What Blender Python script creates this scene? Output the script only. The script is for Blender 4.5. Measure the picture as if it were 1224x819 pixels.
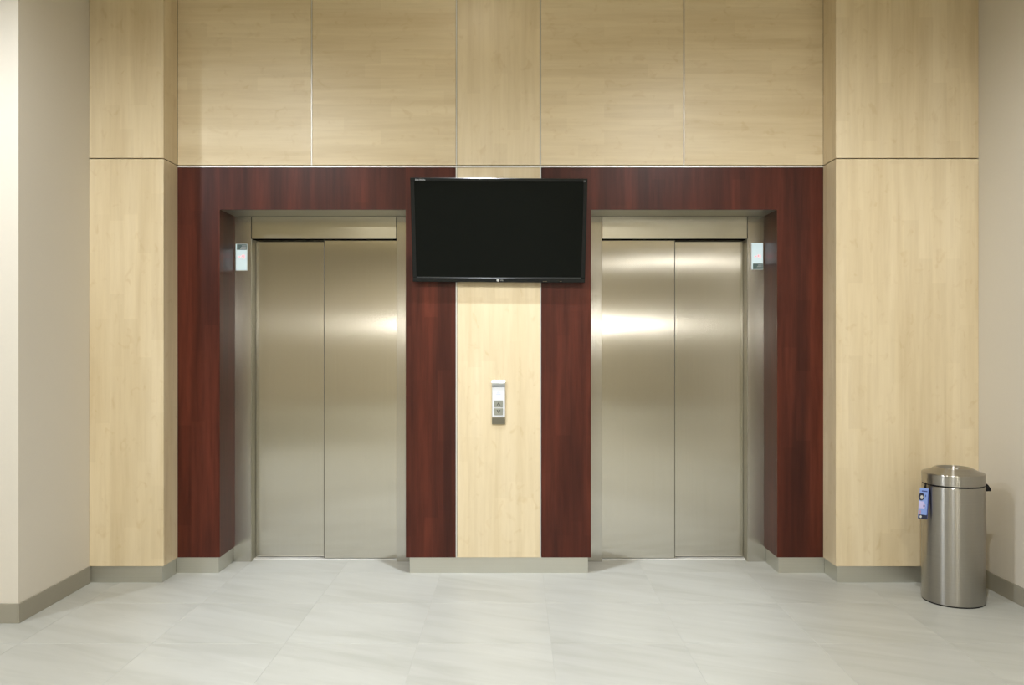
import bpy, bmesh, math, random
from mathutils import Vector, Matrix
random.seed(7)
S = bpy.context.scene
for o in list(bpy.data.objects): bpy.data.objects.remove(o)
COL = S.collection
PI = math.pi
# ------------------------------------------------------------------ camera, world, exposure
F = 1020.0                      # focal length in pixels of a 1224 px wide frame
D0 = 5.28                       # camera distance to the main wall plane (y = 0)
H = 1.43
cam_d = bpy.data.cameras.new('camera'); cam = bpy.data.objects.new('camera', cam_d); COL.objects.link(cam)
cam_d.sensor_width = 36; cam_d.lens = 36 * F / 1224
cam_d.shift_x = -4.0 / 1224
cam.location = (0, -D0, H); cam.rotation_euler = (PI/2, 0, 0)
S.camera = cam
w = bpy.data.worlds.new('world'); S.world = w; w.use_nodes = True
w.node_tree.nodes['Background'].inputs[0].default_value = (1, .9, .75, 1)
w.node_tree.nodes['Background'].inputs[1].default_value = 0.05
S.view_settings.view_transform = 'Standard'; S.view_settings.look = 'None'
S.view_settings.gamma = 1; S.view_settings.use_curve_mapping = False
S.view_settings.exposure = 0.60
CEIL = 3.72
WARM = (1.0, 0.95, 0.80); NEUT = (0.92, 1.0, 1.10); MILD = (0.97, 0.99, 1.0)
# x, y, watts, spot cone in degrees, colour, aim point, shows fixture
DOWN = [
    (-0.25, -0.66, 165, 58, NEUT, (-0.25, -0.62, 0)),
    (-4.10, -3.40, 150, 124, NEUT, (-2.9, -2.1, 0)),
    (-1.90, -2.70, 152, 145, MILD, (-1.9, -1.9, 0)),
    (-0.30, -2.70, 35, 138, MILD, (-0.3, -2.1, 0)),
    ( 1.30, -2.70, 160, 145, MILD, (1.5, -1.9, 0)),
    (-1.90, -5.80, 180, 140, WARM, (-1.8, -5.0, 0)),  # from here down: unseen lamps added behind the camera
    ( 1.30, -5.80, 160, 140, WARM, (1.2, -5.0, 0)),
    (-1.90, -9.40, 230, 150, WARM, (-2.1, -9.6, 0)),
    ( 1.30, -9.40, 150, 150, WARM, (1.3, -9.6, 0)),
    (-1.90, -12.4, 260, 150, WARM, (-2.1, -12.8, 0)),
    ( 1.30, -12.4, 150, 150, WARM, (1.3, -12.6, 0)),
]
LAMPS = []
for i, (x, y, wt, cone, c, aim) in enumerate(DOWN):
    l = bpy.data.lights.new('downlight_lamp', 'SPOT'); l.energy = wt; l.color = c
    l.spot_size = math.radians(cone); l.spot_blend = {58: .45, 145: .66, 124: .5}.get(cone, 1.0); l.shadow_soft_size = 0.035
    o = bpy.data.objects.new('lamp', l); COL.objects.link(o)
    o.location = (x, y, CEIL - 0.05)
    o.rotation_euler = (Vector(aim) - o.location).to_track_quat('-Z', 'Y').to_euler()
    LAMPS.append(o)

# ------------------------------------------------------------------ materials
def srgb(r, g, b):
    f = lambda c: (c/255/12.92) if c/255 <= .04045 else ((c/255+.055)/1.055)**2.4
    return (f(r), f(g), f(b), 1)
def newmat(name):
    m = bpy.data.materials.new(name); m.use_nodes = True
    nt = m.node_tree; return m, nt, nt.nodes['Principled BSDF']
def simple(name, col, rough=.5, metal=0, spec=.5, emit=None, es=0):
    m, nt, b = newmat(name)
    b.inputs['Base Color'].default_value = col; b.inputs['Roughness'].default_value = rough
    b.inputs['Metallic'].default_value = metal; b.inputs['Specular IOR Level'].default_value = spec
    if emit: b.inputs['Emission Color'].default_value = emit; b.inputs['Emission Strength'].default_value = es
    return m
def node(nt, t, **kw):
    n = nt.nodes.new(t)
    for k, v in kw.items(): setattr(n, k, v)
    return n
def coords(nt, scale, rnd=True):
    tc = node(nt, 'ShaderNodeTexCoord'); mp = node(nt, 'ShaderNodeMapping')
    mp.inputs['Scale'].default_value = scale
    if rnd:
        oi = node(nt, 'ShaderNodeObjectInfo'); mul = node(nt, 'ShaderNodeVectorMath', operation='SCALE')
        cx = node(nt, 'ShaderNodeCombineXYZ')
        nt.links.new(oi.outputs['Random'], cx.inputs[0]); nt.links.new(oi.outputs['Random'], cx.inputs[2])
        nt.links.new(cx.outputs[0], mul.inputs[0]); mul.inputs['Scale'].default_value = 37
        add = node(nt, 'ShaderNodeVectorMath', operation='ADD')
        nt.links.new(tc.outputs['Object'], add.inputs[0]); nt.links.new(mul.outputs[0], add.inputs[1])
        nt.links.new(add.outputs[0], mp.inputs[0])
    else: nt.links.new(tc.outputs['Object'], mp.inputs[0])
    return mp.outputs[0]
def noise(nt, vec, scale, detail=3, rough=.5, dist=0):
    n = node(nt, 'ShaderNodeTexNoise'); nt.links.new(vec, n.inputs['Vector'])
    n.inputs['Scale'].default_value = scale; n.inputs['Detail'].default_value = detail
    n.inputs['Roughness'].default_value = rough; n.inputs['Distortion'].default_value = dist
    return n.outputs['Fac']
def ramp(nt, fac, stops):
    r = node(nt, 'ShaderNodeValToRGB'); nt.links.new(fac, r.inputs[0])
    els = r.color_ramp.elements
    els[0].position, els[0].color = stops[0]; els[1].position, els[1].color = stops[-1]
    for p, c in stops[1:-1]:
        e = els.new(p); e.color = c
    return r.outputs[0]
def mix(nt, a, b, fac, mode='MIX'):
    m = node(nt, 'ShaderNodeMix', data_type='RGBA', blend_type=mode)
    if isinstance(fac, float): m.inputs[0].default_value = fac
    else: nt.links.new(fac, m.inputs[0])
    for s, v in ((m.inputs[6], a), (m.inputs[7], b)):
        if isinstance(v, tuple): s.default_value = v
        else: nt.links.new(v, s)
    return m.outputs[2]

def wood(name, axis, kind):
    m, nt, b = newmat(name)
    def sc(along, across):
        return tuple(along if i == axis else across for i in range(3))
    v1 = coords(nt, sc(.55, 9.0)); v2 = coords(nt, sc(2.2, 34.0)); v3 = coords(nt, sc(9, 13))
    broad = noise(nt, v1, 1.0, 3, .5, .4); fine = noise(nt, v2, 1.6, 3, .6); fleck = noise(nt, v3, 1.3, 2, .5, .8)
    # slip-matched boards: staggered tones along the grain
    v4 = coords(nt, (1, 1, 1)); sp = node(nt, 'ShaderNodeSeparateXYZ'); nt.links.new(v4, sp.inputs[0])
    cb = node(nt, 'ShaderNodeCombineXYZ')
    if axis == 0: nt.links.new(sp.outputs[0], cb.inputs[0]); nt.links.new(sp.outputs[2], cb.inputs[1])
    else:
        sm = node(nt, 'ShaderNodeMath', operation='ADD'); nt.links.new(sp.outputs[0], sm.inputs[0]); nt.links.new(sp.outputs[1], sm.inputs[1])
        nt.links.new(sp.outputs[2], cb.inputs[0]); nt.links.new(sm.outputs[0], cb.inputs[1])
    vo = node(nt, 'ShaderNodeTexBrick'); nt.links.new(cb.outputs[0], vo.inputs['Vector'])
    vo.inputs['Scale'].default_value = 1; vo.inputs['Mortar Size'].default_value = 0; vo.offset = .37; vo.offset_frequency = 2; vo.squash = .7; vo.squash_frequency = 3
    vo.inputs['Brick Width'].default_value = .62; vo.inputs['Row Height'].default_value = .083
    vo.inputs['Color1'].default_value = (0,0,0,1); vo.inputs['Color2'].default_value = (1,1,1,1)
    bw = node(nt, 'ShaderNodeRGBToBW'); nt.links.new(vo.outputs['Color'], bw.inputs[0])
    if kind == 'maple':
        base = ramp(nt, broad, [(.3, (.65,.53,.34,1)), (.5, (.71,.595,.40,1)), (.72, (.75,.64,.45,1))])
        c = mix(nt, base, ramp(nt, bw.outputs[0], [(.2, (.90,.885,.86,1)), (.8, (1,1,1,1))]), .5, 'MULTIPLY')
        c = mix(nt, c, ramp(nt, fine, [(.35, (.93,.915,.89,1)), (.6, (1,1,1,1))]), .7, 'MULTIPLY')
        c = mix(nt, c, ramp(nt, fleck, [(.60, (1,1,1,1)), (.74, (.86,.80,.70,1))]), .5, 'MULTIPLY')
        b.inputs['Roughness'].default_value = .38; b.inputs['Specular IOR Level'].default_value = .35
    else:
        base = ramp(nt, broad, [(.28, (.045,.0115,.0075,1)), (.5, (.078,.0185,.0105,1)), (.72, (.118,.0265,.014,1))])
        c = mix(nt, base, ramp(nt, bw.outputs[0], [(.2, (.70,.66,.66,1)), (.8, (1,1,1,1))]), .6, 'MULTIPLY')
        c = mix(nt, c, ramp(nt, fine, [(.32, (.62,.56,.56,1)), (.62, (1,1,1,1))]), .7, 'MULTIPLY')
        b.inputs['Roughness'].default_value = .34; b.inputs['Specular IOR Level'].default_value = .24
    nt.links.new(c, b.inputs['Base Color'])
    bp = node(nt, 'ShaderNodeBump'); bp.inputs['Strength'].default_value = .04; bp.inputs['Distance'].default_value = .002
    nt.links.new(fine, bp.inputs['Height']); nt.links.new(bp.outputs[0], b.inputs['Normal'])
    return m
MAPLE_V = wood('maple_vertical', 2, 'maple'); MAPLE_H = wood('maple_horizontal', 0, 'maple')
MAHOG = wood('mahogany', 2, 'mahogany')

def steel(name, col, rough, aniso, axis, wave=0.0, streak=.03, rnd=True):
    """brushed steel; axis = direction of the brushing lines ('Z', 'X') or 'ring'"""
    m, nt, b = newmat(name)
    b.inputs['Metallic'].default_value = 1
    sc = {'Z': (420, 420, 1.2), 'X': (1.2, 420, 420), 'ring': (1.5, 1.5, 260)}[axis]
    v = coords(nt, sc, rnd); n = noise(nt, v, 1, 2, .6)
    lo = tuple(c*(1-streak) for c in col[:3]) + (1,); hi = tuple(min(1, c*(1+streak)) for c in col[:3]) + (1,)
    nt.links.new(ramp(nt, n, [(.3, lo), (.7, hi)]), b.inputs['Base Color'])
    b.inputs['Roughness'].default_value = rough; b.inputs['Anisotropic'].default_value = aniso
    if axis == 'ring':
        t = node(nt, 'ShaderNodeCombineXYZ'); t.inputs[2].default_value = 1; nt.links.new(t.outputs[0], b.inputs['Tangent'])
    else:
        t = node(nt, 'ShaderNodeCombineXYZ'); t.inputs[0 if axis == 'Z' else 2].default_value = 1
        nt.links.new(t.outputs[0], b.inputs['Tangent'])
    if wave:
        v2 = coords(nt, (2.3, 2.3, .9), rnd); n2 = noise(nt, v2, 1.0, 0)
        bp = node(nt, 'ShaderNodeBump'); bp.inputs['Strength'].default_value = 1; bp.inputs['Distance'].default_value = wave
        nt.links.new(n2, bp.inputs['Height']); nt.links.new(bp.outputs[0], b.inputs['Normal'])
    return m
ST = (.63, .61, .55, 1)
DOOR = steel('steel_door', ST, .15, 1.0, 'Z', wave=.0015)
JAMB = steel('steel_jamb', (.60,.585,.54,1), .22, .95, 'Z')
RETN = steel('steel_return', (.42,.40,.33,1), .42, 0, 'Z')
HEAD = steel('steel_header', (.58,.56,.49,1), .22, .4, 'X')
PLINTH = steel('steel_plinth', (.62,.62,.57,1), .42, 0, 'X')
BINM = steel('steel_bin', (.40,.385,.355,1), .29, 1.0, 'ring', rnd=False)
ALU = simple('aluminium_strip', (.66,.65,.62,1), .4, .5)
DARKGAP = simple('joint_shadow_gap', (.05,.035,.02,1), .8)
EDGE = simple('leaf_gap_dark', (.10,.09,.07,1), .5)
SILL = simple('sill_metal', (.72,.72,.70,1), .4, .2)
BLACKP = simple('black_plastic', (.008,.008,.009,1), .5, 0, .2)
GLOSSB = simple('tv_bezel', (.006,.007,.007,1), .22, 0, .3)
SCREEN = simple('tv_screen', (.004,.005,.004,1), .25, 0, .10)
GREYT = simple('grey_print', (.35,.36,.36,1), .5)
SILV = simple('silver_print', (.62,.63,.64,1), .35, .5)
WHITEP = simple('white_enamel', (.70,.72,.76,1), .25)
GREYP = simple('grey_button', (.30,.31,.27,1), .4, .3)
DARKP = simple('button_arrow', (.07,.07,.06,1), .5)
BLUEP = simple('pale_blue_print', (.45,.52,.72,1), .5)
BRONZE = simple('call_station_foot', (.20,.185,.14,1), .4, .4)
CHROME = simple('chrome_cap', (.55,.57,.59,1), .32, .9)
GLASSW = simple('indicator_face', (.55,.66,.68,1), .25, 0, .5, (.55,.66,.70,1), .30)
ADDED_DARK = simple('added_dark_glazing', (.02,.022,.025,1), .12)
DKGREEN = simple('indicator_strip', (.10,.15,.14,1), .3)
RED = simple('red_digit', (.8,.1,.1,1), .5, 0, .5, (1,.16,.18,1), 1.6)
CEILM = simple('ceiling_paint', (.86,.76,.53,1), .9)
def paint(name, col):
    m, nt, b = newmat(name)
    n = noise(nt, coords(nt, (1,1,1), False), 90, 2)
    nt.links.new(ramp(nt, n, [(.3, tuple(c*.985 for c in col[:3])+(1,)), (.7, col)]), b.inputs['Base Color'])
    b.inputs['Roughness'].default_value = .75
    bp = node(nt, 'ShaderNodeBump'); bp.inputs['Strength'].default_value = .06; bp.inputs['Distance'].default_value = .001
    nt.links.new(n, bp.inputs['Height']); nt.links.new(bp.outputs[0], b.inputs['Normal'])
    return m
PAINT = paint('beige_paint', (.63,.585,.505,1))
SKIRT = paint('stone_skirting', (.29,.27,.215,1))
def tilemat():
    m, nt, b = newmat('stone_tile')
    tc = node(nt, 'ShaderNodeTexCoord'); oi = node(nt, 'ShaderNodeObjectInfo')
    mul = node(nt, 'ShaderNodeMath', operation='MULTIPLY'); nt.links.new(oi.outputs['Random'], mul.inputs[0]); mul.inputs[1].default_value = 41
    add = node(nt, 'ShaderNodeVectorMath', operation='ADD'); nt.links.new(tc.outputs['Object'], add.inputs[0]); nt.links.new(mul.outputs[0], add.inputs[1])
    rot = node(nt, 'ShaderNodeMapping'); rot.inputs['Rotation'].default_value = (0, 0, math.radians(24)); nt.links.new(add.outputs[0], rot.inputs[0])
    sc1 = node(nt, 'ShaderNodeMapping'); sc1.inputs['Scale'].default_value = (1.3, 8, 1); nt.links.new(rot.outputs[0], sc1.inputs[0])
    sc2 = node(nt, 'ShaderNodeMapping'); sc2.inputs['Scale'].default_value = (1.6, 16, 1); nt.links.new(rot.outputs[0], sc2.inputs[0])
    a = noise(nt, sc1.outputs[0], 1, 4, .55, .6); f = noise(nt, sc2.outputs[0], 1, 3, .6, .9)
    base = ramp(nt, a, [(.3, (.37,.373,.347,1)), (.5, (.415,.42,.396,1)), (.75, (.45,.456,.434,1))])
    c = mix(nt, base, ramp(nt, f, [(.6, (1,1,1,1)), (.72, (1.10,1.10,1.09,1))]), .55, 'MULTIPLY')
    c = mix(nt, c, ramp(nt, f, [(.24, (.90,.90,.88,1)), (.36, (1,1,1,1))]), .6, 'MULTIPLY')
    var = ramp(nt, oi.outputs['Random'], [(0, (.97,.97,.965,1)), (1, (1.01,1.01,1.0,1))])
    c = mix(nt, c, var, 1.0, 'MULTIPLY')
    nt.links.new(c, b.inputs['Base Color'])
    b.inputs['Roughness'].default_value = .42; b.inputs['Specular IOR Level'].default_value = .4
    return m
TILE = tilemat()
GROUT = simple('grout', (.42,.42,.395,1), .8)

# ------------------------------------------------------------------ helpers
def link(name, bm, mat, parent=None, loc=(0,0,0), kind=None, smooth=False):
    me = bpy.data.meshes.new(name); bm.to_mesh(me); bm.free(); me.materials.append(mat)
    if smooth:
        for p in me.polygons: p.use_smooth = True
    o = bpy.data.objects.new(name, me); COL.objects.link(o); o.location = loc
    if parent: o.parent = parent
    if kind: o['kind'] = kind
    return o
def box_bm(sx, sy, sz, bev=0, seg=1):
    bm = bmesh.new(); bmesh.ops.create_cube(bm, size=1)
    bmesh.ops.scale(bm, vec=(sx, sy, sz), verts=bm.verts)
    if bev: bmesh.ops.bevel(bm, geom=list(bm.edges), offset=bev, segments=seg, affect='EDGES', profile=.5)
    return bm
def wpos(p):
    v = Vector(p.location)
    while p.parent: p = p.parent; v += Vector(p.location)
    return v
def box(name, x0, x1, y0, y1, z0, z1, mat, parent=None, bev=0, kind=None, seg=1):
    c = Vector(((x0+x1)/2, (y0+y1)/2, (z0+z1)/2))
    if parent: c -= wpos(parent)
    return link(name, box_bm(abs(x1-x0), abs(y1-y0), abs(z1-z0), bev, seg), mat, parent, c, kind)
def empty(name, loc=(0,0,0), kind=None, label=None, cat=None, group=None, rot=None):
    o = bpy.data.objects.new(name, None); COL.objects.link(o); o.location = loc; o.empty_display_size = .1
    if rot: o.rotation_euler = rot
    if kind: o['kind'] = kind
    tag(o, label, cat, group); return o
def tag(o, label=None, cat=None, group=None):
    if label: o['label'] = label
    if cat: o['category'] = cat
    if group: o['group'] = group
    return o
def lathe_bm(prof, n=96, cap_first=False, cap_last=False):
    bm = bmesh.new(); rings = []
    for r, z in prof:
        rings.append([bm.verts.new((r*math.cos(2*PI*i/n), r*math.sin(2*PI*i/n), z)) for i in range(n)])
    for a, b in zip(rings, rings[1:]):
        for i in range(n): bm.faces.new((a[i], a[(i+1) % n], b[(i+1) % n], b[i]))
    if cap_first: bm.faces.new(list(reversed(rings[0])))
    if cap_last: bm.faces.new(rings[-1])
    bmesh.ops.recalc_face_normals(bm, faces=bm.faces)
    return bm
def prism_bm(pts, t):
    """outline in x,z extruded t along +y"""
    bm = bmesh.new(); a = [bm.verts.new((x, 0, z)) for x, z in pts]; b = [bm.verts.new((x, t, z)) for x, z in pts]
    bm.faces.new(a); bm.faces.new(list(reversed(b)))
    for i in range(len(pts)): j = (i+1) % len(pts); bm.faces.new((a[i], b[i], b[j], a[j]))
    bmesh.ops.recalc_face_normals(bm, faces=bm.faces)
    return bm
def prism_x(pts, x0, x1):
    """outline in y,z extruded along x"""
    bm = bmesh.new(); a = [bm.verts.new((x0, y, z)) for y, z in pts]; b = [bm.verts.new((x1, y, z)) for y, z in pts]
    bm.faces.new(a); bm.faces.new(list(reversed(b)))
    for i in range(len(pts)): j = (i+1) % len(pts); bm.faces.new((a[i], b[i], b[j], a[j]))
    bmesh.ops.recalc_face_normals(bm, faces=bm.faces)
    return bm
def text(name, s, size, mat, parent, loc, rot=(PI/2,0,0), depth=.0006, sx=1):
    cu = bpy.data.curves.new(name, 'FONT'); cu.body = s; cu.size = size; cu.extrude = depth
    cu.align_x = 'CENTER'; cu.align_y = 'CENTER'
    tmp = bpy.data.objects.new('tmp', cu); COL.objects.link(tmp)
    dg = bpy.context.evaluated_depsgraph_get(); me = bpy.data.meshes.new_from_object(tmp.evaluated_get(dg))
    bpy.data.objects.remove(tmp)
    me.materials.clear(); me.materials.append(mat)
    o = bpy.data.objects.new(name, me); COL.objects.link(o); o.parent = parent; o.location = loc; o.rotation_euler = rot; o.scale = (sx,1,1)
    return o
def X(px, s): return (px - 616) / s
SM = F / D0                     # 193.2 px per metre on the main plane
# ------------------------------------------------------------------ key measures
XL, XR = -2.533, 2.753          # side walls
PLX, PRX = -2.090, 1.905        # inner faces of the two maple piers
PY = -0.21                      # pier front
OL0, OL1 = -1.829, -0.678       # left lift opening
OR0, OR1 = 0.468, 1.620         # right lift opening
OZ = 2.2525
CX0, CX1 = X(545.5, SM), X(646.5, SM)
JY = 0.285                      # jamb plane
DY = 0.375                      # door plane
SEAM = 2.524; PL = 0.100; T = 0.018

# ------------------------------------------------------------------ floor of stone tiles
floor = empty('floor', (0, 0, 0), 'structure')
BED = box('grout_bed', -5.75, 6.2, -14.2, 0.6, -0.08, -0.0011, GROUT, floor)
TS = 0.6317; gx0 = -1.725; gy0 = 0.0317
tm_bm = box_bm(TS-.002, TS-.002, .02, .0008)
tile_me = bpy.data.meshes.new('tile'); tm_bm.to_mesh(tile_me); tm_bm.free(); tile_me.materials.append(TILE)
far = bmesh.new()
for i in range(-10, 12):
    for j in range(-22, 1):
        x0 = gx0 + i*TS; y0 = gy0 + j*TS; cx, cy = x0+TS/2, y0+TS/2
        if x0+TS < -5.5 or x0+TS > 6.15 or y0 < -13.95: continue
        if -4.4 < cx < 3.2 and cy > -3.2:
            o = bpy.data.objects.new('tile', tile_me); COL.objects.link(o); o.parent = floor; o.location = (cx, cy, -.01)
            o.rotation_euler = (0, 0, 0)
        else:
            b = bmesh.ops.create_cube(far, size=1, matrix=Matrix.Translation((cx, cy, -.01)) @ Matrix.Diagonal((TS-.002, TS-.002, .02, 1)))
link('distant_tile', far, TILE, floor, kind='stuff')

# ------------------------------------------------------------------ room shell
ceiling = box('ceiling', -5.75, 6.2, -14.2, 0.6, CEIL, CEIL+.1, CEILM, kind='structure')
wb = empty('wall_back', (0, 0, 0), 'structure')
# masonry core behind the panels, with the two lift openings left free
box('core', -2.7, OL0-.02, T+.004, .60, 0, CEIL, DARKGAP, wb)
box('core', OL1+.02, OR0-.02, T+.004, .60, 0, CEIL, DARKGAP, wb)
box('core', OR1+.02, 2.9, T+.004, .60, 0, CEIL, DARKGAP, wb)
for a, b in ((OL0-.02, OL1+.02), (OR0-.02, OR1+.02)):
    box('core', a, b, T+.004, .60, OZ+.02, CEIL, DARKGAP, wb)
    box('lift_shaft_back', a, b, .50, .60, 0, OZ+.02, DARKGAP, wb)
def mp(x0, x1, z0, z1, mat, name='maple_panel'):
    g = .0012 if name == 'maple_panel' else .0
    return box(name, x0+g, x1-g, 0, T, z0, z1, mat, wb, .0008 if g else 0)
# upper maple panels, the two pairs with level grain and the middle one upright
ux = [PLX, X(372.5, SM), X(545.5, SM), X(646, SM), X(817.5, SM), PRX]
for k in range(5):
    mp(ux[k] + (.003 if k else 0), ux[k+1] - (.003 if k < 4 else 0), SEAM+.004, CEIL-.002, MAPLE_V if k == 2 else MAPLE_H)
for k in range(1, 5):
    box('metal_strip', ux[k]-.0024, ux[k]+.0024, -.0012, .010, SEAM, CEIL-.002, ALU, wb)
box('metal_strip', PLX+.001, PRX-.001, -.0025, .010, SEAM-.0095, SEAM-.003, ALU, wb)
for xx in (ux[2], ux[3]): box('metal_strip', xx-.0035, xx+.0035, -.0025, .010, PL, SEAM-.011, ALU, wb)
TOPR = SEAM-.011
mp(CX0+.004, CX1-.004, PL, TOPR, MAPLE_V)
mp(PLX, OL0, PL, TOPR, MAHOG, 'mahogany_panel')
mp(OL1, CX0-.004, PL, TOPR, MAHOG, 'mahogany_panel')
mp(CX1+.004, OR0, PL, TOPR, MAHOG, 'mahogany_panel')
mp(OR1, PRX, PL, TOPR, MAHOG, 'mahogany_panel')
mp(OL0, OL1, OZ, TOPR, MAHOG, 'mahogany_panel')
mp(OR0, OR1, OZ, TOPR, MAHOG, 'mahogany_panel')
# reveals of the openings
for (a, b) in ((OL0, OL1), (OR0, OR1)):
    box('mahogany_reveal', a-.018, a, T+.0005, JY, PL, OZ+.018, MAHOG, wb)
    box('mahogany_reveal', b, b+.018, T+.0005, JY, PL, OZ+.018, MAHOG, wb)
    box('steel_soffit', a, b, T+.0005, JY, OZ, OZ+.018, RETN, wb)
# plinths of the back wall
R = .012
pl = empty('baseboard_back', (0, 0, 0), 'structure')
def plinth(x0, x1, y0, y1, par): return box('plinth', x0, x1, y0, y1, 0, PL-.001, PLINTH, par, .0006)
plinth(PLX-.0118, OL0-R, R, R+.012, pl); plinth(OR1+R, PRX+.0118, R, R+.012, pl)
plinth(OL1+.022, OR0-.018, R, R+.012, pl)
plinth(OL0-R-.012, OL0-R, R+.0125, JY, pl); plinth(OR1+R, OR1+R+.012, R+.0125, JY, pl)
plinth(OL1+.022, OL1+.034, R+.0125, JY, pl); plinth(OR0-.030, OR0-.018, R+.0125, JY, pl)

# ------------------------------------------------------------------ the two maple piers
def pier(name, x0, x1, inner):
    p = empty(name, (0, 0, 0), 'structure')
    cx = (x0, x1-T-.003) if inner > 0 else (x0+T+.003, x1)
    box('core', cx[0], cx[1], PY+T+.003, .02, 0, CEIL, DARKGAP, p)
    for z0, z1 in ((PL, SEAM-.003), (SEAM+.003, CEIL-.002)):
        box('maple_panel', x0, x1, PY, PY+T, z0, z1, MAPLE_V, p, .0015, seg=2)
        if inner > 0: box('maple_side_panel', x1-T, x1, PY+T+.0005, -.0005, z0, z1, MAPLE_V, p)
        else: box('maple_side_panel', x0, x0+T, PY+T+.0005, -.0005, z0, z1, MAPLE_V, p)
    if inner > 0:
        plinth(x0, x1-R, PY+R, PY+R+.012, p); plinth(x1-R-.012, x1-R, PY+R+.0125, .012, p)
    else:
        plinth(x0+R, x1, PY+R, PY+R+.012, p); plinth(x0+R, x0+R+.012, PY+R+.0125, .012, p)
    return p
pier('wall_left_pier', XL+.0005, PLX, 1)
pier('wall_right_pier', PRX, XR-.0005, -1)

# ------------------------------------------------------------------ painted side walls
LCY = -0.93
def lwall():
    bm = bmesh.new()
    pts = [(-5.75, LCY), (XL, LCY), (XL, .6), (-2.75, .6), (-2.75, LCY+.2), (-5.75, LCY+.2)]
    a = [bm.verts.new((x, y, 0)) for x, y in pts]; b = [bm.verts.new((x, y, CEIL)) for x, y in pts]
    bm.faces.new(a); bm.faces.new(list(reversed(b)))
    for i in range(6): j = (i+1) % 6; bm.faces.new((a[i], b[i], b[j], a[j]))
    bmesh.ops.recalc_face_normals(bm, faces=bm.faces)
    return link('wall_left', bm, PAINT, kind='structure')
lwall()
box('wall_right', XR, XR+.15, -4.6, .6, 0, CEIL, PAINT, kind='structure')
box('wall_right_lobby', XR+.15, 6.2, -4.6, -4.45, 0, CEIL, PAINT, kind='structure')
wf = box('wall_right_far', 6.05, 6.2, -14.2, -4.6, 0, CEIL, ADDED_DARK, kind='structure')  # unseen dark glazing and posts, added to darken reflections in the steel
for k in range(7): box('added_glazing_post', 5.98, 6.04, -13.9+1.5*k, -13.84+1.5*k, 0, CEIL, BLACKP, wf)
box('wall_left_far', -5.75, -5.6, -14.2, LCY, 0, CEIL, PAINT, kind='structure')
box('wall_front', -5.6, 6.05, -14.2, -14.05, 0, CEIL, PAINT, kind='structure')
bl = empty('baseboard_left', (0, 0, 0), 'structure')
box('skirting', XL, XL+.008, LCY-.008, PY, 0, PL, SKIRT, bl, .0006)
box('skirting', -5.6, XL-.0005, LCY-.008, LCY, 0, PL, SKIRT, bl, .0006)
br = empty('baseboard_right', (0, 0, 0), 'structure')
for a, b in ((PY-.0005, -1.15), (-1.1515, -2.35), (-2.3515, -3.55), (-3.5515, -4.6)):
    box('skirting', XR-.008, XR, b, a, 0, PL, SKIRT, br, .0006)

# ------------------------------------------------------------------ lift doors
def lift(name, o0, o1, mirror):
    """o0..o1 opening; the slow leaf (set back) is on the outer side"""
    d = empty(name, ((o0+o1)/2, JY, 0), 'structure')
    out0, out1 = (o0, o1) if not mirror else (o1, o0)
    sg = 1 if not mirror else -1
    jo = out0 + sg*.105; ji = out1 - sg*.096           # inner edges of the outer and inner jambs
    def bx(n, a, b, *r, **k): return box(n, min(a, b), max(a, b), *r, **k)
    HB = 2.107
    # jambs: an L of front face and return
    bx('jamb', out0-sg*.0118, jo, JY, JY+.10, .0, OZ-.001, JAMB, d, bev=.0012)
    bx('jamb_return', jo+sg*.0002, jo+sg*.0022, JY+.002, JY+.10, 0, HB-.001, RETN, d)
    bx('jamb', out1-sg*.0005, ji, JY, JY+.045, .0, OZ-.001, JAMB, d, bev=.0012)
    bx('header', jo+sg*.0035, ji-sg*.0035, JY+.001, JY+.060, HB, OZ-.001, HEAD, d, bev=.001)
    bx('head_gap', jo, ji, JY+.062, .50, HB+.02, OZ-.001, DARKGAP, d)
    mid = out0 + sg*.572
    back_a = jo - sg*.002
    bx('slow_door_leaf', back_a+sg*.0055, mid+sg*.03, DY+.004, DY+.034, .010, HB+.05, DOOR, d, bev=.001)
    bx('fast_door_leaf', mid, out1-sg*.05, DY-.034, DY-.006, .009, HB+.05, DOOR, d, bev=.001)
    e0 = mid-sg*.0045
    bx('leaf_gap_line', e0, mid-sg*.0003, DY-.033, DY-.006, .009, HB+.05, EDGE, d)  # thin dark strip standing in for the shaded gap between the leaves
    # sill with two running grooves
    s = bx('sill', out0+sg*.06, out1-sg*.03, JY+.048, .50, -.0005, .006, SILL, d)
    for gy in (DY-.016, DY+.026):
        g = bx('groove', out0+sg*.11, out1-sg*.06, gy-.004, gy+.004, .0061, .0064, DARKGAP, s)
    # small rubber feet under the jamb
    return d
lift('door_1', OL0, OL1, False)
lift('door_2', OR0, OR1, True)

def indicator(name, xc, zc, flip, label):
    t = empty(name, (xc, JY, zc), None, label, 'floor indicator', 'lift floor indicators')
    wd, hh = .078, .176
    box('housing', xc-wd/2, xc+wd/2, JY-.007, JY-.0003, zc-hh/2, zc+hh/2, SILV, t, .0015)
    box('display', xc-wd/2+.003, xc+wd/2-.003, JY-.0085, JY-.0072, zc-hh/2+.003, zc+hh/2-.003, GLASSW, t)
    sgn = -1 if flip else 1
    zs = zc + sgn*(hh/2-.022)
    s = box('dark_strip', xc-wd/2+.010, xc+wd/2-.004, JY-.0095, JY-.0087, zs-.018, zs+.018, DKGREEN, t)
    for k in range(3): box('pale_line', xc-.008+.006*k, xc+.030, JY-.0100, JY-.0096, zs-.012+.010*k-.0016, zs-.012+.010*k+.0016, SILV, s)
    zr = zc + (.003 if not flip else -.002)
    for px, pz, sx, sz in ((-.012, 0, .009, .005), (.006, .004, .005, .012), (.018, 0, .004, .022)):
        box('red_mark', xc+px-sx/2, xc+px+sx/2, JY-.0095, JY-.0087, zr+pz-sz/2, zr+pz+sz/2, RED, t)
    return t
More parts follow.
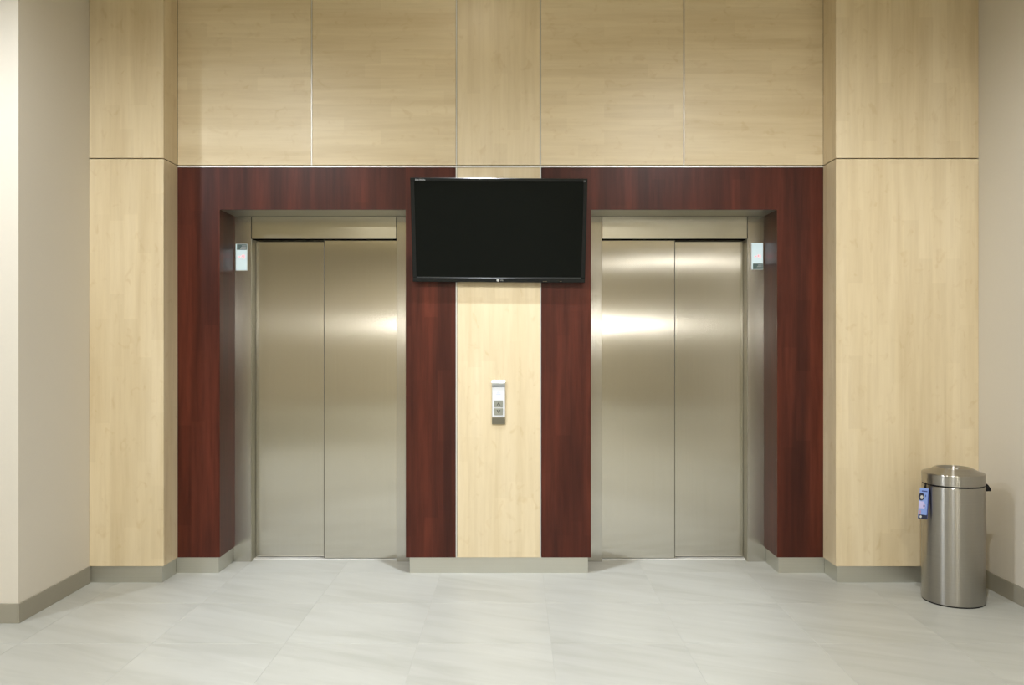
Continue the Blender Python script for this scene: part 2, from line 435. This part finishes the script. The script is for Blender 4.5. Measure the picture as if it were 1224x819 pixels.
JS = F/(D0+JY)
indicator('floor_indicator', X(289.0, JS), H+(409.5-307.7)/JS, False, 'small white floor display on the left lift jamb, dark band at its top')
indicator('floor_indicator', X(904.8, JS), H+(409.5-306.5)/JS, True, 'small pale floor display on the right lift jamb, dark band at its bottom')

# ------------------------------------------------------------------ call station
cx = X(596, SM); cz = H - (481-409.5)/SM
cs = empty('lift_call_station', (cx, 0, cz), None, 'slim silver lift call station with two buttons on the maple strip below the screen', 'call button')
w2 = .0405
prof = [(0, -.090), (-.012, -.090), (-.015, -.085), (-.015, .090), (-.012, .095), (0, .095)]
link('body', prism_x(prof, -w2, w2), SILV, cs)
n = 10
cap = [(0, .0955)] + [(-.015-.012*math.sin(PI*k/n), .0955+.041*k/n) for k in range(n+1)] + [(0, .1365)]
c = link('cap', prism_x(cap, -w2, w2), CHROME, cs)
foot = [(0, -.0905), (-.0150, -.0905), (-.0165, -.096), (-.009, -.134), (0, -.134)]
link('foot', prism_x(foot, -w2, w2), BRONZE, cs)
f = box('faceplate', cx-w2+.003, cx+w2-.003, -.0175, -.0152, cz-.089, cz+.093, WHITEP, cs, .0008)
for k, ww in ((0, .012), (1, .020), (2, .028)):
    box('print_line', cx-ww/2, cx+ww/2, -.0181, -.0176, cz+.067-.009*k, cz+.069-.009*k, BLUEP, f)
for k, zz in enumerate((-.008, -.056)):
    b = box('button', cx-.027, cx+.027, -.0215, -.0176, cz+zz-.021, cz+zz+.021, GREYP, cs, .002, seg=2)
    s = 1 if k == 0 else -1
    arrow = [(-.012, -.010*s), (0, .010*s), (.012, -.010*s), (.006, -.010*s), (0, .001*s), (-.006, -.010*s)]
    link('arrow', prism_bm(arrow, .001), DARKP, b, (0, -.0030, 0))

# ------------------------------------------------------------------ television
tz0, tz1 = 1.799, 2.4076; ty0, ty1 = -.043, -.205
tl = math.hypot(tz1-tz0, ty1-ty0); ang = math.atan2(ty1-ty0, tz1-tz0)     # leans out at the top
tcx = X(596.3, 198); tw = 1.057
tv = empty('television', (tcx, (ty0+ty1)/2, (tz0+tz1)/2), None, 'black flat screen hung tilted forward between the two lifts', 'television')
tv.rotation_euler = (-ang, math.radians(.33), 0)
hw, hl = tw/2, tl/2
tv.rotation_euler = (-ang, math.radians(.33), 0)
def tbox(name, x0, x1, y0, y1, z0, z1, mat, par=None, bev=0, seg=1):
    c = Vector(((x0+x1)/2, (y0+y1)/2, (z0+z1)/2))
    p = par or tv
    if par: c -= Vector(par.location)
    return link(name, box_bm(x1-x0, y1-y0, z1-z0, bev, seg), mat, p, c)
tbox('back_shell', -hw+.006, hw-.006, 0.014, .034, -hl+.006, hl-.006, BLACKP, bev=.006, seg=2)
BZ = .028
tbox('bezel', -hw, hw, 0, .0138, hl-BZ*.72, hl, GLOSSB, bev=.002)
tbox('bezel', -hw, hw, 0, .0138, -hl, -hl+BZ, GLOSSB, bev=.002)
tbox('bezel', -hw, -hw+.024, 0, .0138, -hl+BZ, hl-BZ*.72, GLOSSB, bev=.002)
tbox('bezel', hw-.024, hw, 0, .0138, -hl+BZ, hl-BZ*.72, GLOSSB, bev=.002)
tbox('screen', -hw+.024, hw-.024, .004, .0138, -hl+BZ, hl-BZ*.72, SCREEN)
tbox('trim_line', -hw+.024, hw-.024, .0015, .0039, -hl+BZ, -hl+BZ+.0035, simple('bezel_lip', (.045,.048,.048,1), .3))
bm = lathe_bm([(.0005, 0), (.0085, 0), (.0085, .001), (.0005, .001)], 24)
lg = link('logo', bm, SILV, tv, (-.006, -.0002, -hl+BZ/2)); lg.rotation_euler = (PI/2, 0, 0)
text('logo_lettering', 'LG', .016, GREYT, tv, (.0175, -.0012, -hl+BZ/2))
text('maker_lettering', 'FLATRON', .0135, SILV, tv, (-hw+.060, -.0012, hl-.0125))
tbox('standby_mark', hw-.024, hw-.012, -.0008, -.0001, hl-.020, hl-.010, simple('mark_grey', (.10,.10,.10,1), .5))
for xx in (.27, .285, .375): tbox('key_mark', xx, xx+.010, -.0008, -.0001, -hl+.006, -hl+.009, simple('mark_brown', (.13,.10,.06,1), .5))
# wall bracket behind the set
bpy.context.view_layer.update()
inv = tv.matrix_world.inverted()
pts = [(-.003, 1.94), (-.012, 1.94), (-.050, 1.90), (-.058, 1.90), (-.130, 2.24), (-.12, 2.27), (-.003, 2.27)]
for sx in (-.18, .14):
    bm = prism_x(pts, tcx+sx, tcx+sx+.016)
    o = link('bracket_arm', bm, BLACKP, tv); o.matrix_parent_inverse = inv
bm = box_bm(.40, .008, .30); bmesh.ops.translate(bm, vec=(tcx, -.008, 2.10), verts=bm.verts)
o = link('bracket_plate', bm, BLACKP, tv); o.matrix_parent_inverse = inv

# ------------------------------------------------------------------ waste bin
BX, BY, BR = 2.43, -.544, .160
bn = empty('waste_bin', (BX, BY, 0), None, 'round brushed steel waste bin standing in the right corner', 'waste bin')
link('foot_ring', lathe_bm([(BR-.012, 0), (BR-.003, 0), (BR-.003, .007), (BR-.012, .007)], 96, True, True), BLACKP, bn, smooth=False)
body = [(.02, .0062), (BR-.004, .0062), (BR-.001, .0075), (BR, .011), (BR, .640), (BR-.0015, .643), (BR-.010, .643), (.02, .643)]
o = link('body', lathe_bm(body, 128), BINM, bn, smooth=True)
link('seam_gasket', lathe_bm([(BR-.012, .6432), (BR-.0028, .6432), (BR-.0028, .6508), (BR-.012, .6508)], 96, True, True), BLACKP, bn)
lid = [(BR-.012, .651), (BR-.0015, .651), (BR, .653), (BR, .706), (BR-.0015, .7095), (BR-.004, .711)]
lid += [(.128, .720), (.100, .7345), (.094, .737)]
lid += [(.086, .7372), (.080, .734), (.068, .722), (.060, .706), (.058, .690), (.058, .66)]
o = link('lid', lathe_bm(lid, 128), BINM, bn, smooth=True)
for nm in ('body', 'lid'):
    pass
link('lid_funnel_floor', lathe_bm([(.002, .665), (.0575, .665)], 48), BLACKP, bn)
# hinge tab on the right
bm = prism_bm([(0, 0), (.050, 0), (.046, .016), (.030, .036), (.012, .048), (0, .048)], .036)
hg = link('hinge', bm, BLACKP, bn, (BR-.010, -.030, .608)); hg.rotation_euler = (0, 0, math.radians(8))
# rear handle arc
# price tag hanging at the left
def auto_sharp(o, ang=35):
    me = o.data
    bm = bmesh.new(); bm.from_mesh(me)
    for e in bm.edges:
        if len(e.link_faces) == 2 and e.calc_face_angle(0) > math.radians(ang): e.smooth = False
    bm.to_mesh(me); bm.free()
for o in bn.children:
    if o.name.split('.')[0] in ('body', 'lid'): auto_sharp(o, 22)
TAGB = simple('tag_blue', (.22,.33,.70,1), .4); TAGD = simple('tag_dark', (.015,.02,.05,1), .45)
TAGL = simple('tag_lilac', (.50,.47,.75,1), .5); TAGN = simple('tag_navy', (.03,.05,.22,1), .5); TAGR = simple('tag_rose', (.42,.25,.36,1), .5)
tx, ty, tz = BX-.188, BY-.045, .552
tg = empty('hang_tag', (tx, ty, tz), None, 'small blue printed card tag hanging on the left side of the steel bin', 'tag', rot=(0, math.radians(4), math.radians(-14)))
tg.scale = (.82, .82, 1)
def gbox(name, x0, x1, y0, y1, z0, z1, mat, bev=0):
    return link(name, box_bm(x1-x0, y1-y0, z1-z0, bev), mat, tg, ((x0+x1)/2, (y0+y1)/2, (z0+z1)/2))
def gdisc(name, x, z, r, y, mat, sc=1):
    o = link(name, lathe_bm([(.0003, 0), (r, 0), (r, .0006), (.0003, .0006)], 24), mat, tg, (x, y, z)); o.rotation_euler = (PI/2, 0, 0); o.scale = (1, sc, 1)
gbox('card', -.026, .026, -.003, .003, -.090, .078, TAGB)
gbox('card_edge', .0262, .0330, -.002, .012, -.088, .072, TAGN)
gbox('printed_band', -.025, .029, -.0040, -.0032, -.092, -.069, TAGD)
gdisc('print_blob', -.010, -.080, .007, -.0042, SILV)
gdisc('printed_photo', -.014, .030, .0185, -.0034, TAGD, 1.15); gdisc('print_blob', -.012, .027, .009, -.0042, SILV, 1.2)
gbox('printed_photo', -.026, .004, -.0037, -.0032, -.034, .004, TAGL); gdisc('print_blob', .004, -.018, .011, -.0042, TAGL, 1.4)
gdisc('print_blob', .006, -.020, .005, -.0050, TAGN, 1.6)
gbox('printed_patch', -.024, -.010, -.0037, -.0032, -.064, -.046, TAGR); gbox('print_line', -.014, .020, -.0037, -.0032, .058, .064, TAGN)
gbox('print_line', .010, .014, -.0037, -.0032, .030, .042, TAGN)
link('loop', prism_bm([(-.004, .079), (.014, .079), (.012, .095), (.009, .110), (.005, .110), (.001, .095)], .005), BLACKP, tg, (0, -.002, 0))

# ------------------------------------------------------------------ ceiling downlights (above the frame; rows behind the camera added for light)
GLOW = simple('lamp_glow', (1,1,1,1), .5, 0, .5, (1,.95,.85,1), 20)
for i, (x, y, wt, cone, c, aim) in enumerate(DOWN):
    where = ['in front of the screen', 'in the side passage on the left', 'on the left before the left lift', 'in line with the screen before the lifts', 'on the right before the right lift', 'added left of the lobby middle', 'added right of the lobby middle', 'added in the far row on the left', 'added in the far row on the right', 'added nearest the opposite wall on the left', 'added nearest the opposite wall on the right'][i]
    t = empty('ceiling_downlight', (x, y, CEIL), None, 'round recessed ceiling downlight ' + where, 'ceiling light', 'lobby downlights')
    link('ring', lathe_bm([(.075, -.001), (.095, -.001), (.093, -.007), (.075, -.009), (.075, -.001)], 40), WHITEP, t)
    link('lens', lathe_bm([(.001, -.003), (.0745, -.003), (.0745, -.001), (.001, -.001)], 40), GLOW, t)
    LAMPS[i].parent = t; LAMPS[i].location = (0, 0, -.05); LAMPS[i].name = 'lamp'
# wall lamps added out of view so the steel doors mirror level streaks
WGLOW = simple('added_tube_glow', (1,1,1,1), .5, 0, .5, (1,.97,.90,1), 28)
def tube(xc, y, z, L, label, glow):
    t = empty('added_tube_lamp', (xc, y, z), None, label, 'added wall lamp', 'added tube lamps on the opposite wall')
    box('housing', xc-L/2, xc+L/2, y, y+.05, z-.05, z+.05, WHITEP, t, .004)
    box('tube', xc-L/2+.03, xc+L/2-.03, y+.0505, y+.08, z-.045, z+.045, glow, t, .008)
tube(.3, -14.05, 1.85, 3.8, 'long low tube lamp added opposite the lifts for the streaks in the steel', WGLOW)
tube(3.7, -14.05, 3.30, 2.2, 'long high tube lamp added opposite the lifts for the streaks in the steel', simple('added_dim_tube_glow', (1,1,1,1), .5, 0, .5, (1,.97,.90,1), 8))
